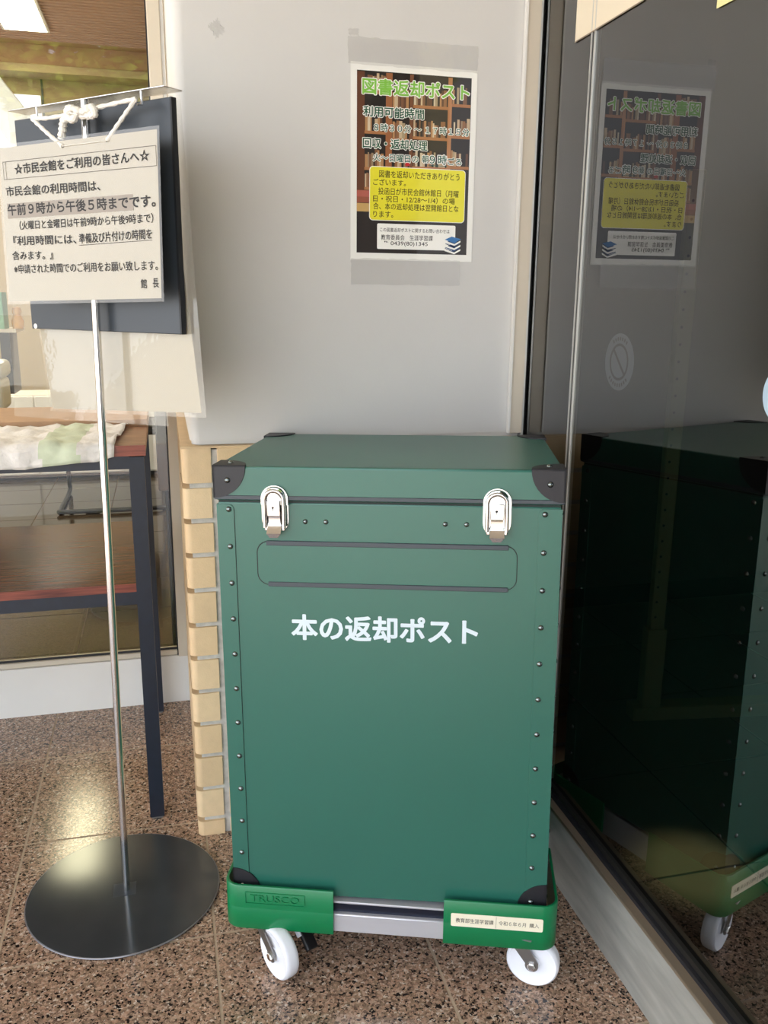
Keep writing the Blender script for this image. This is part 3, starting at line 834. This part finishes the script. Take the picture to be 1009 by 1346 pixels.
# slate board hanging behind the pole
Ub = Vector((.6997, -.7145, 0))
board = empty('slate_board', frame(Vector((-.245, 1.876, 0)), Ub))
tag(board, 'blank dark slate board hanging behind the pole of the sign stand', 'board')
MB().box(-.012, .0, 1.207, .397, .010, 1.5945, .0012, seg=1).build('panel', 'slate', board)
MB().box(.3945, -.0006, 1.207, .3985, .0108, 1.5945).build('panel_edge', 'slate_edge', board)
hl = MB().prism([(.005*math.cos(math.radians(a)), 1.212+.005*math.sin(math.radians(a))) for a in range(0, 360, 30)], -.0006, .0)
hl.build('corner_mark', 'poster_white', board)
# laminated sheets behind the board
def sheet(name, P, d0, d1, material, parent, bend=.0):
    """quad sheet with corners P (TL, TR, BR, BL) in (u, z), gently bent"""
    n = 14; vs = []; fs = []
    for i in range(n+1):
        for j in range(n+1):
            s, t = i/n, j/n
            u = (P[3][0]*(1-s)+P[2][0]*s)*(1-t)+(P[0][0]*(1-s)+P[1][0]*s)*t
            z = (P[3][1]*(1-s)+P[2][1]*s)*(1-t)+(P[0][1]*(1-s)+P[1][1]*s)*t
            vs.append((u, d0+(d1-d0)*(1-t)-bend*math.sin(math.pi*s)*(1-t), z))
    for i in range(n):
        for j in range(n): fs.append([i*(n+1)+j, (i+1)*(n+1)+j, (i+1)*(n+1)+j+1, i*(n+1)+j+1])
    return MB().add(vs, fs, True).build(name, material, parent)
ls = empty('laminated_sheet', frame(Vector((-.245, 1.876, 0)), Ub))
tag(ls, 'blank cream sheet in clear laminate hanging below and behind the slate board', 'sheet')
sheet('paper', [(-.030, 1.40), (.384, 1.40), (.422, 1.068), (.011, 1.046)], .016, .016, 'notice_paper', ls)
sheet('laminate_film', [(-.050, 1.62), (.404, 1.60), (.434, 1.060), (.004, 1.041)], .015, .015, 'laminate', ls)
ls2 = empty('laminated_sheet', frame(Vector((-.245, 1.876, 0)), Ub))
tag(ls2, 'empty clear laminate pouch hanging furthest back, sticking out left of the slate board', 'sheet')
sheet('laminate_film', [(-.055, 1.58), (.30, 1.58), (.33, 1.035), (-.128, 1.019)], .021, .024, 'laminate', ls2)
# notice in front, on a rope
NU = Vector((.75085, -.66047, 0))
nt = empty('hanging_notice', frame(Vector((-.274, 1.8, 0)), NU))
tag(nt, 'laminated cream notice in Japanese hanging on white rope at the front of the sign stand', 'notice')
NW = .378
def nsheet(name, m, d, material, parent):
    n = 20; vs = []; fs = []
    for i in range(n+1):
        for j in range(3):
            s = i/n; t = j/2
            zt = 1.5335+.0055*s+.0*math.sin(math.pi*s)+m*0
            zb = 1.257+.009*s
            u0, u1 = 0.0-.008*(1-t)-m+.0, NW-.008*(1-t)+m
            vs.append((u0+(u1-u0)*s, d, (zb-m)*(1-t)+(zt+m)*t))
    for i in range(n):
        for j in range(2): fs.append([i*3+j, (i+1)*3+j, (i+1)*3+j+1, i*3+j+1])
    return MB().add(vs, fs, True).build(name, material, parent)
nsheet('paper', -.003, 0, 'notice_paper', nt)
nsheet('laminate_film', .0025, -.0004, 'laminate', nt)
NT = [('☆市民会館をご利用の皆さんへ☆', .0395, 1.4835, .3173, .0183, 1.4885), ('市民会館の利用時間は、', .0125, 1.4470, .2321, .0175, 1.4470),
      ('午前９時から午後５時までです。', .0125, 1.4135, .3529, .0205, 1.4164), ('（火曜日と金曜日は午前9時から午後9時まで）', .0400, 1.3880, .3187, .0158, 1.3915),
      ('『利用時間には、', .0200, 1.3610, .1596, .0168, 1.3610), ('準備及び片付けの時間を', .1861, 1.3611, .1679, .0168, 1.3659), ('含みます。』', .0141, 1.3350, .1050, .0160, 1.3350),
      ('※申請された時間でのご利用をお願い致します。', .0157, 1.3105, .3476, .0165, 1.3148), ('館', .3235, 1.2850, .0137, .0158, None), ('長', .3500, 1.2862, .0135, .0157, None)]
mb = MB()
for k, (t, x, z, w, h, z1) in enumerate(NT):
    text(mb, t, x, z, w, h, -.0010, bold=(.020, .016, .024, .012, .016, .014, .016, .010, .014, .014)[k], z1=z1)
mb.build('lettering', 'ink', nt)
MB().add([(.0117, -.0007, 1.4085), (.3166, -.0007, 1.4128), (.3166, -.0007, 1.4388), (.0117, -.0007, 1.4345)], [[0, 1, 2, 3]]).build('grey_band', 'notice_grey', nt)
ln = MB()
def seg(u0, z0, u1, z1, w=.0006):
    L_ = math.hypot(u1-u0, z1-z0); nx, nz = -(z1-z0)/L_*w, (u1-u0)/L_*w
    ln.add([(u0-nx, -.0009, z0-nz), (u1-nx, -.0009, z1-nz), (u1+nx, -.0009, z1+nz), (u0+nx, -.0009, z0+nz)], [[0, 1, 2, 3]])
for u0, z0, u1, z1 in ((.0103, 1.4765, .3716, 1.4805), (.3716, 1.4805, .3716, 1.5115), (.3716, 1.5115, .0103, 1.5065), (.0103, 1.5065, .0103, 1.4765), (.0175, 1.4770, .0175, 1.5065)): seg(u0, z0, u1, z1, .0004)
seg(.1858, 1.3584, .3538, 1.3640, .0005)
ln.build('ruled_lines', 'ink_soft', nt)
hol = MB()
for u, z in ((.1635, 1.5235), (.2665, 1.5255)):
    hol.prism([(u+.0022*math.cos(math.radians(a)), z+.0022*math.sin(math.radians(a))) for a in range(0, 360, 40)], -.0012, -.0006)
hol.build('punched_holes', 'hole', nt)
# rope
rope = empty('rope', MP)
tag(rope, 'white cotton rope knotted round the pole top, holding up the cream notice', 'rope')
hn = lambda u, z: MP.inverted() @ (nt.matrix_world @ Vector((u, -.0012, z)))
hA, hB = hn(.1635, 1.5235), hn(.2665, 1.5255)
nt.matrix_world = frame(Vector((-.274, 1.8, 0)), NU)
bpy.context.view_layer.update()
MPi = MP.inverted(); NM = frame(Vector((-.274, 1.8, 0)), NU)
hn = lambda u, z, d=-.0012: MPi @ (NM @ Vector((u, d, z)))
hA, hB = hn(.1635, 1.5235), hn(.2665, 1.5255)
pL, pR, kn = Vector((.077, -.008, 1.584)), Vector((.345, -.008, 1.590)), Vector((.215, -.022, 1.578))
strands = [spline([hA, (hA+pL)/2+Vector((0, 0, -.001)), pL], 10), spline([pL, Vector((.13, -.014, 1.579)), kn], 8), spline([kn, Vector((.28, -.014, 1.585)), pR], 8), spline([pR, (hB+pR)/2, hB], 10)]
def twist(pts, r):
    mb = MB()
    rr = [r*(1+.18*math.sin(i*2.1)) for i in range(len(pts))]
    mb.tube(pts, rr, 8); return mb
for s_ in strands: twist(s_, .0036).build('strand', 'rope', rope)
twist([hA+(hB-hA)*k/6+Vector((0, -.001, 0)) for k in range(7)], .0006).build('thread', 'rope', rope)
twist(spline([Vector((.190, -.020, 1.572)), Vector((.205, -.032, 1.584)), Vector((.222, -.030, 1.574)), Vector((.212, -.030, 1.566)), Vector((.200, -.028, 1.575)), Vector((.218, -.036, 1.582)), Vector((.236, -.028, 1.577)), Vector((.254, -.024, 1.583)), Vector((.262, -.024, 1.572)), Vector((.245, -.022, 1.571)), Vector((.222, -.024, 1.573))], 6), .0062).build('knot', 'rope', rope)
twist(spline([Vector((.205, -.024, 1.574)), Vector((.186, -.026, 1.568)), Vector((.178, -.024, 1.556)), Vector((.170, -.022, 1.540))], 6), .0066).build('loose_end', 'rope', rope)

# ================================================================== TABLE
tb = empty('side_table', Matrix.Translation((-.75, 2.29, 0)))
tag(tb, 'wood topped table with navy steel legs in front of the left window', 'table')
X0, X1, Y0, Y1 = -.69, .70, -.305, .315
LG = .017
for lx in (X0+.03, .679):
    for ly, n_ in ((-.289, 0), (.291, 1)):
        lg = MB().box(lx-LG, ly-LG*.8, .006, lx+LG, ly+LG*.8, .921).build('leg', 'table_steel', tb)
        MB().box(lx-LG*.8, ly-LG*.6, 0, lx+LG*.8, ly+LG*.6, .006).build('foot', 'zinc', lg)
MB().box(X0, Y0, .924, X1, Y1, .9475).build('tabletop', 'wood_top', tb)
MB().box(X0, Y0-.0008, .9235, X1+.0005, Y0, .9478).build('top_edge', 'wood_edge', tb)
MB().box(X0+.0, -.300, .893, .664, -.270, .9235).build('apron', 'table_steel', tb)
MB().box(X0+.0, .270, .893, .664, .300, .9235).build('apron', 'table_steel', tb)
MB().box(.666, -.27, .893, .692, .28, .9235).build('apron', 'table_steel', tb)
MB().box(X0, -.300, .570, .664, -.274, .602).build('shelf_rail', 'table_steel', tb)
MB().box(X0, .274, .570, .664, .300, .602).build('shelf_rail', 'table_steel', tb)
MB().box(X0, -.302, .602, .662, .302, .622).build('shelf', 'wood_shelf', tb)
MB().box(X0, -.3028, .602, .662, -.302, .622).build('shelf_edge', 'wood_edge', tb)
# cloth draped over the front edge
def drape():
    nx, ny = 150, 36; vs = []; fs = []
    random.seed(2)
    for i in range(nx+1):
        for j in range(ny+1):
            s = i/nx; t = j/ny
            x = -1.45+s*(1.45-.118)
            skew = .0
            dep = .34*(t)      # from the back (t=0) to the hanging hem (t=1)
            yb = 2.283
            xx = x+.022*(1-t)*s
            w = .0035*math.sin(x*37+t*3)+.0025*math.sin(x*83-t*7)+.003*math.sin(t*17+x*11)+random.gauss(0, .0005)
            flat = .298
            hang = .040+.006*math.sin((xx+.46)*14.0)
            if s > .97: hang -= .010*(s-.97)/.03
            u = t*(flat+max(hang, .012))
            if u <= flat-.012: y = yb-u; z = .9510+abs(w)*1.3
            elif u < flat+.006:
                a = (u-(flat-.012))/.018*math.pi/2; y = yb-(flat-.012)-.0115*math.sin(a)-.002; z = .9510+abs(w)*.8-.009*(1-math.cos(a))
            else: y = yb-flat-.004-abs(w)*1.2; z = .9425-(u-flat-.006)+w*.3
            vs.append((xx, y, z))
    for i in range(nx):
        for j in range(ny): fs.append([i*(ny+1)+j, (i+1)*(ny+1)+j, (i+1)*(ny+1)+j+1, i*(ny+1)+j+1])
    return vs, fs
vs, fs = drape()
cl = MB().add(vs, fs, True).build('table_cloth', 'cloth_white')
cl.data.materials.append(MT['cloth_green'])
for p in cl.data.polygons:
    c0 = p.center
    t = (2.283-c0.y)/.3
    if -.272+.015*(1-t) < c0.x < -.192+.01*(1-t): p.material_index = 1
tag(cl, 'crumpled white cloth with a pale green patch, draped over the table front', 'cloth')
sol = cl.modifiers.new('thickness', 'SOLIDIFY'); sol.thickness = .002; sol.offset = 1
cb = empty('cardboard', Matrix.Translation((-.6, 2.44, .9478)))
tag(cb, 'flat piece of tan corrugated cardboard lying on the table behind the cloth', 'cardboard')
MB().box(-.85, -.150, .0, .550, .158, .0175).build('sheet', 'cardboard', cb)
ft = MB()
for k in range(24): ft.box(.452+.004*k, -.1508, .0015, .454+.004*k, -.150, .0165)
ft.build('flutes', 'cardboard', cb)

# ================================================================== INSIDE, LEFT WINDOW
ct = empty('inside_counter', Matrix.Translation((-1.0, 3.05, 0)))
tag(ct, 'pale counter behind the window, carrying the white plastic tub', 'counter')
MB().box(-.6, -.35, .885, .44, .35, .910).build('counter_top', 'cardboard', ct)
MB().box(-.58, -.3, 0, -.1, .3, .885).build('cabinet', 'wall_olive', ct)
tub = empty('plastic_tub', Matrix.Translation((-.64, 3.02, .910)))
tag(tub, 'rounded white plastic tub at the left edge, seen through the window', 'tub')
MB().box(-.14, -.09, 0, .14, .09, .105, .018, seg=3).build('body', 'tub_plastic', tub)
MB().box(-.146, -.096, .103, .146, .096, .158, .018, seg=3).build('lid', 'tub_plastic', tub)
sh = empty('inside_shelf', Matrix.Translation((-1.0, 4.1, 0)))
tag(sh, 'narrow shelf inside the left window, above and behind the white tub', 'shelf')
MB().box(-.8, -.12, 1.120, .40, .12, 1.135).build('board', 'alu_beige', sh)
MB().box(.33, -.10, .86, .37, .10, 1.120).build('bracket', 'chair_black', sh)
MB().box(-.8, -.10, 0, -.2, .10, 1.120).build('cabinet', 'wall_olive', sh)
for k, (w, h, c) in enumerate([(.07, .15, 'book_mint'), (.03, .17, 'book_green'), (.03, .16, 'book_green'), (.035, .15, 'book_mint')]):
    b = empty('green_folder', Matrix.Translation((-.80+.04*k, 4.05, 1.135)))
    tag(b, ['wide mint green folder, leftmost on the inside shelf', 'dark green folder beside the mint one on the inside shelf', 'second dark green folder on the inside shelf', 'narrow mint green folder next to the yellow toy'][k], 'folder', 'folders on the inside shelf')
    MB().box(0, -.06, 0, min(w, .037), .06, h).build('cover', c, b); MB().box(.002, -.062, .004, min(w, .037)-.002, -.059, h-.004).build('spine', c, b)
ty = empty('yellow_toy', Matrix.Translation((-.60, 4.05, 1.135)))
tag(ty, 'small orange-yellow figure standing on the shelf inside the left window', 'toy')
MB().lathe([(0, 0), (.022, 0), (.026, .03), (.016, .055), (0, .06)], 14).build('body', 'toy_yellow', ty)
MB().lathe([(0, .05), (.014, .055), (.02, .07), (.014, .088), (0, .092)], 14).build('head', 'toy_yellow', ty)
pp = empty('potted_plant', Matrix.Translation((-.67, 3.35, .910)))
tag(pp, 'small leafy green plant behind the white plastic tub', 'plant')
MB().lathe([(0, 0), (.03, 0), (.04, .06), (.0, .06)], 14).build('pot', 'tub_plastic', pp)
random.seed(9); lf = MB()
for k in range(60):
    a = random.uniform(0, 6.28); r_ = random.uniform(.0, .06); z = random.uniform(.06, .20)
    M_ = Matrix.Translation((r_*math.cos(a), r_*math.sin(a), z)) @ Matrix.Rotation(a, 4, 'Z') @ Matrix.Rotation(random.uniform(-1, 1), 4, 'Y')
    lf.add([(0, 0, 0), (.012, .006, .004), (.03, 0, 0), (.012, -.006, .004)], [[0, 1, 2, 3]], M=M_)
lf.build('foliage', 'leaf', pp)
wc = empty('low_cabinet', Matrix.Translation((-1.2, 6.45, 0)))
tag(wc, 'long low white cabinet far inside, glimpsed under the table top', 'cabinet')
MB().box(-2.2, 0, .03, 1.15, .35, .60).build('body', 'alu_white', wc)
MB().box(-2.2, .02, 0, 1.15, .3, .03).build('plinth', 'chair_black', wc)
for k in range(8): MB().box(-2.19+.417*k, -.018, .04, -1.785+.417*k, 0, .59, .002, seg=1).build('door', 'alu_white', wc)
# sled-base chair far inside, its floor tube shows under the table
chr_ = empty('office_chair', Matrix.Translation((-.30, 5.5, 0)))
tag(chr_, 'black cantilever chair inside, its floor tube visible under the table', 'chair')
tubep = [(-.33, .20, .45), (-.345, .40, .10), (-.345, .38, .02), (-.345, -.14, .018), (-.30, -.19, .018), (.22, -.19, .018), (.26, -.14, .018), (.26, .38, .02), (.26, .40, .10), (.25, .20, .45)]
MB().tube(spline(tubep, 5), .014, 8).build('sled_base', 'chair_black', chr_)
MB().box(-.32, -.02, .44, .25, .42, .50, .02).build('seat', 'chair_black', chr_)
MB().box(-.32, .36, .55, .25, .42, .90, .02).build('backrest', 'chair_black', chr_)
MB().box(-.20, -.205, .002, -.12, -.175, .012).build('glide', 'chair_black', chr_)
cab = empty('dark_screen', Matrix.Translation((-.10, 3.0, 0)))
tag(cab, 'dark upright screen behind the window, just beyond the right end of the table', 'screen')
MB().box(.06, 0, .62, .125, .02, .90, .006).build('panel', 'chair_black', cab)
MB().tube([(.09, .012, .0), (.09, .012, .62)], .008).build('post', 'chair_black', cab)
MB().box(.05, -.06, 0, .13, .08, .012).build('foot', 'chair_black', cab)

# ================================================================== BEHIND THE DARK GLASS
ps = empty('perforated_post', Matrix.Translation((1.425, 2.2, 0)) @ Matrix.Rotation(math.radians(-8), 4, 'Z'))
tag(ps, 'upright perforated post on a long flat foot, dimly seen behind the dark glass', 'post')
MB().box(-.022, -.015, .10, .022, .015, 1.62, .002, seg=1).build('post', 'post_wood', ps)
MB().box(-.030, -.022, .03, .030, .022, .30, .002, seg=1).build('sleeve', 'post_wood', ps)
hh = MB()
for k in range(26): 
    z = .34+.048*k
    hh.prism([(-.010+.004*math.cos(math.radians(a)), z+.004*math.sin(math.radians(a))) for a in range(0, 360, 45)], -.0158, -.0148)
hh.build('holes', 'hole', ps)
MB().box(-.06, -.03, 0, .44, .03, .045, .003, seg=1).build('foot', 'post_wood', ps)
# sheets and stickers on the glass
s1 = empty('paper_sheet', Matrix.Translation((XG-.002, 1.738, 1.772)))
tag(s1, 'cream paper sheet on the dark glass near the top, closest to the wall corner', 'paper')
MB().box(-.0008, -.256, 0, 0, 0, .36).build('sheet', 'sheet_cream', s1)
MB().box(-.0012, -.258, -.001, .0006, .001, .0012).build('sheet_edge', 'brown_metal', s1)
s2 = empty('paper_sheet', Matrix.Translation((XG-.002, 1.262, 1.697)))
tag(s2, 'pale yellow paper sheet on dark glass at the top right picture corner', 'paper')
MB().box(-.0008, -.30, 0, 0, 0, .36).build('sheet', 'sheet_yellow', s2)
MB().box(-.0012, -.02, .34, .0, .0, .37).build('tape', 'tape', s2)
def disc(mb, y, z, r, x0, x1, r_in=None, n=40):
    P = [(y+r*math.cos(2*math.pi*k/n), z+r*math.sin(2*math.pi*k/n)) for k in range(n)]
    if r_in is None: mb.prism(P, x0, x1, 'x')
    else:
        I = [(y+r_in*math.cos(2*math.pi*k/n), z+r_in*math.sin(2*math.pi*k/n)) for k in range(n)]
        vs = [(x0, a, b) for a, b in P]+[(x0, a, b) for a, b in I]
        mb.add(vs, [[k, (k+1) % n, n+(k+1) % n, n+k] for k in range(n)])
    return mb
# stuck to the inner face, read from outside through the dark glass
st = empty('no_smoking_sticker', Matrix.Translation((XG+.001, 1.478, 1.161)))
tag(st, 'round grey prohibition sticker seen dimly on the dark glass', 'sticker')
disc(MB(), 0, 0, .053, 0, .0006).build('disc', 'sticker_grey', st)
k_ = disc(MB(), 0, 0, .0345, -.0003, 0, .0295)
Mr = Matrix.Rotation(math.radians(45), 4, 'X')
k_.add([(-.0003, -.032, -.0028), (-.0003, .032, -.0028), (-.0003, .032, .0028), (-.0003, -.032, .0028)], [[0, 1, 2, 3]], M=Mr)
k_.build('ring', 'sticker_ink', st)
k2 = MB()
for a0, n_ in ((90, 7), (270, 9)):
    for k in range(n_):
        a = math.radians(a0+(k-(n_-1)/2)*11)
        M_ = Matrix.Rotation(a-math.pi/2, 4, 'X')
        k2.add([(-.0003, -.0022, .040), (-.0003, .0022, .040), (-.0003, .0022, .0465), (-.0003, -.0022, .0465)], [[0, 1, 2, 3]], M=M_)
k2.build('small_marks', 'sticker_ink', st)
s3 = disc(MB(), 1.022, 1.147, .040, XG-.0015, XG-.0003).build('round_sticker', 'sticker_blue')
tag(s3, 'pale blue round sticker on the dark glass, cut by the right edge of the picture', 'sticker')

# ================================================================== TREE OUTSIDE (mirrored in the left window)
tr = empty('broadleaf_tree', Matrix.Translation((-.4, -9, 0)))
tag(tr, 'sunlit green tree across the forecourt, seen mirrored in the top of the left window', 'tree')
random.seed(21); lf = MB()
for k in range(15000):
    a = random.uniform(0, 6.28); b = random.uniform(-1, 1); r_ = random.uniform(.55, 1)**.5
    p = Vector((2.3*r_*math.cos(a)*math.sqrt(1-b*b), 1.6*r_*math.sin(a)*math.sqrt(1-b*b), 4.9+1.25*r_*b))
    p += Vector((random.gauss(0, .12), random.gauss(0, .12), random.gauss(0, .12)))
    M_ = Matrix.Translation(p) @ Matrix.Rotation(random.uniform(0, 6.28), 4, 'Z') @ Matrix.Rotation(random.uniform(-1.2, 1.2), 4, 'X')
    s = random.uniform(.07, .14)
    lf.add([(-s, 0, 0), (0, -s*.5, 0), (s, 0, 0), (0, s*.5, 0)], [[0, 1, 2, 3]], M=M_)
o = lf.build('foliage', 'leaf_tree', tr); o['kind'] = 'stuff'
MB().tube([(0, 0, 0), (.05, 0, 2), (0, 0, 4.6)], [.17, .14, .08], 10).build('trunk', 'bark', tr)
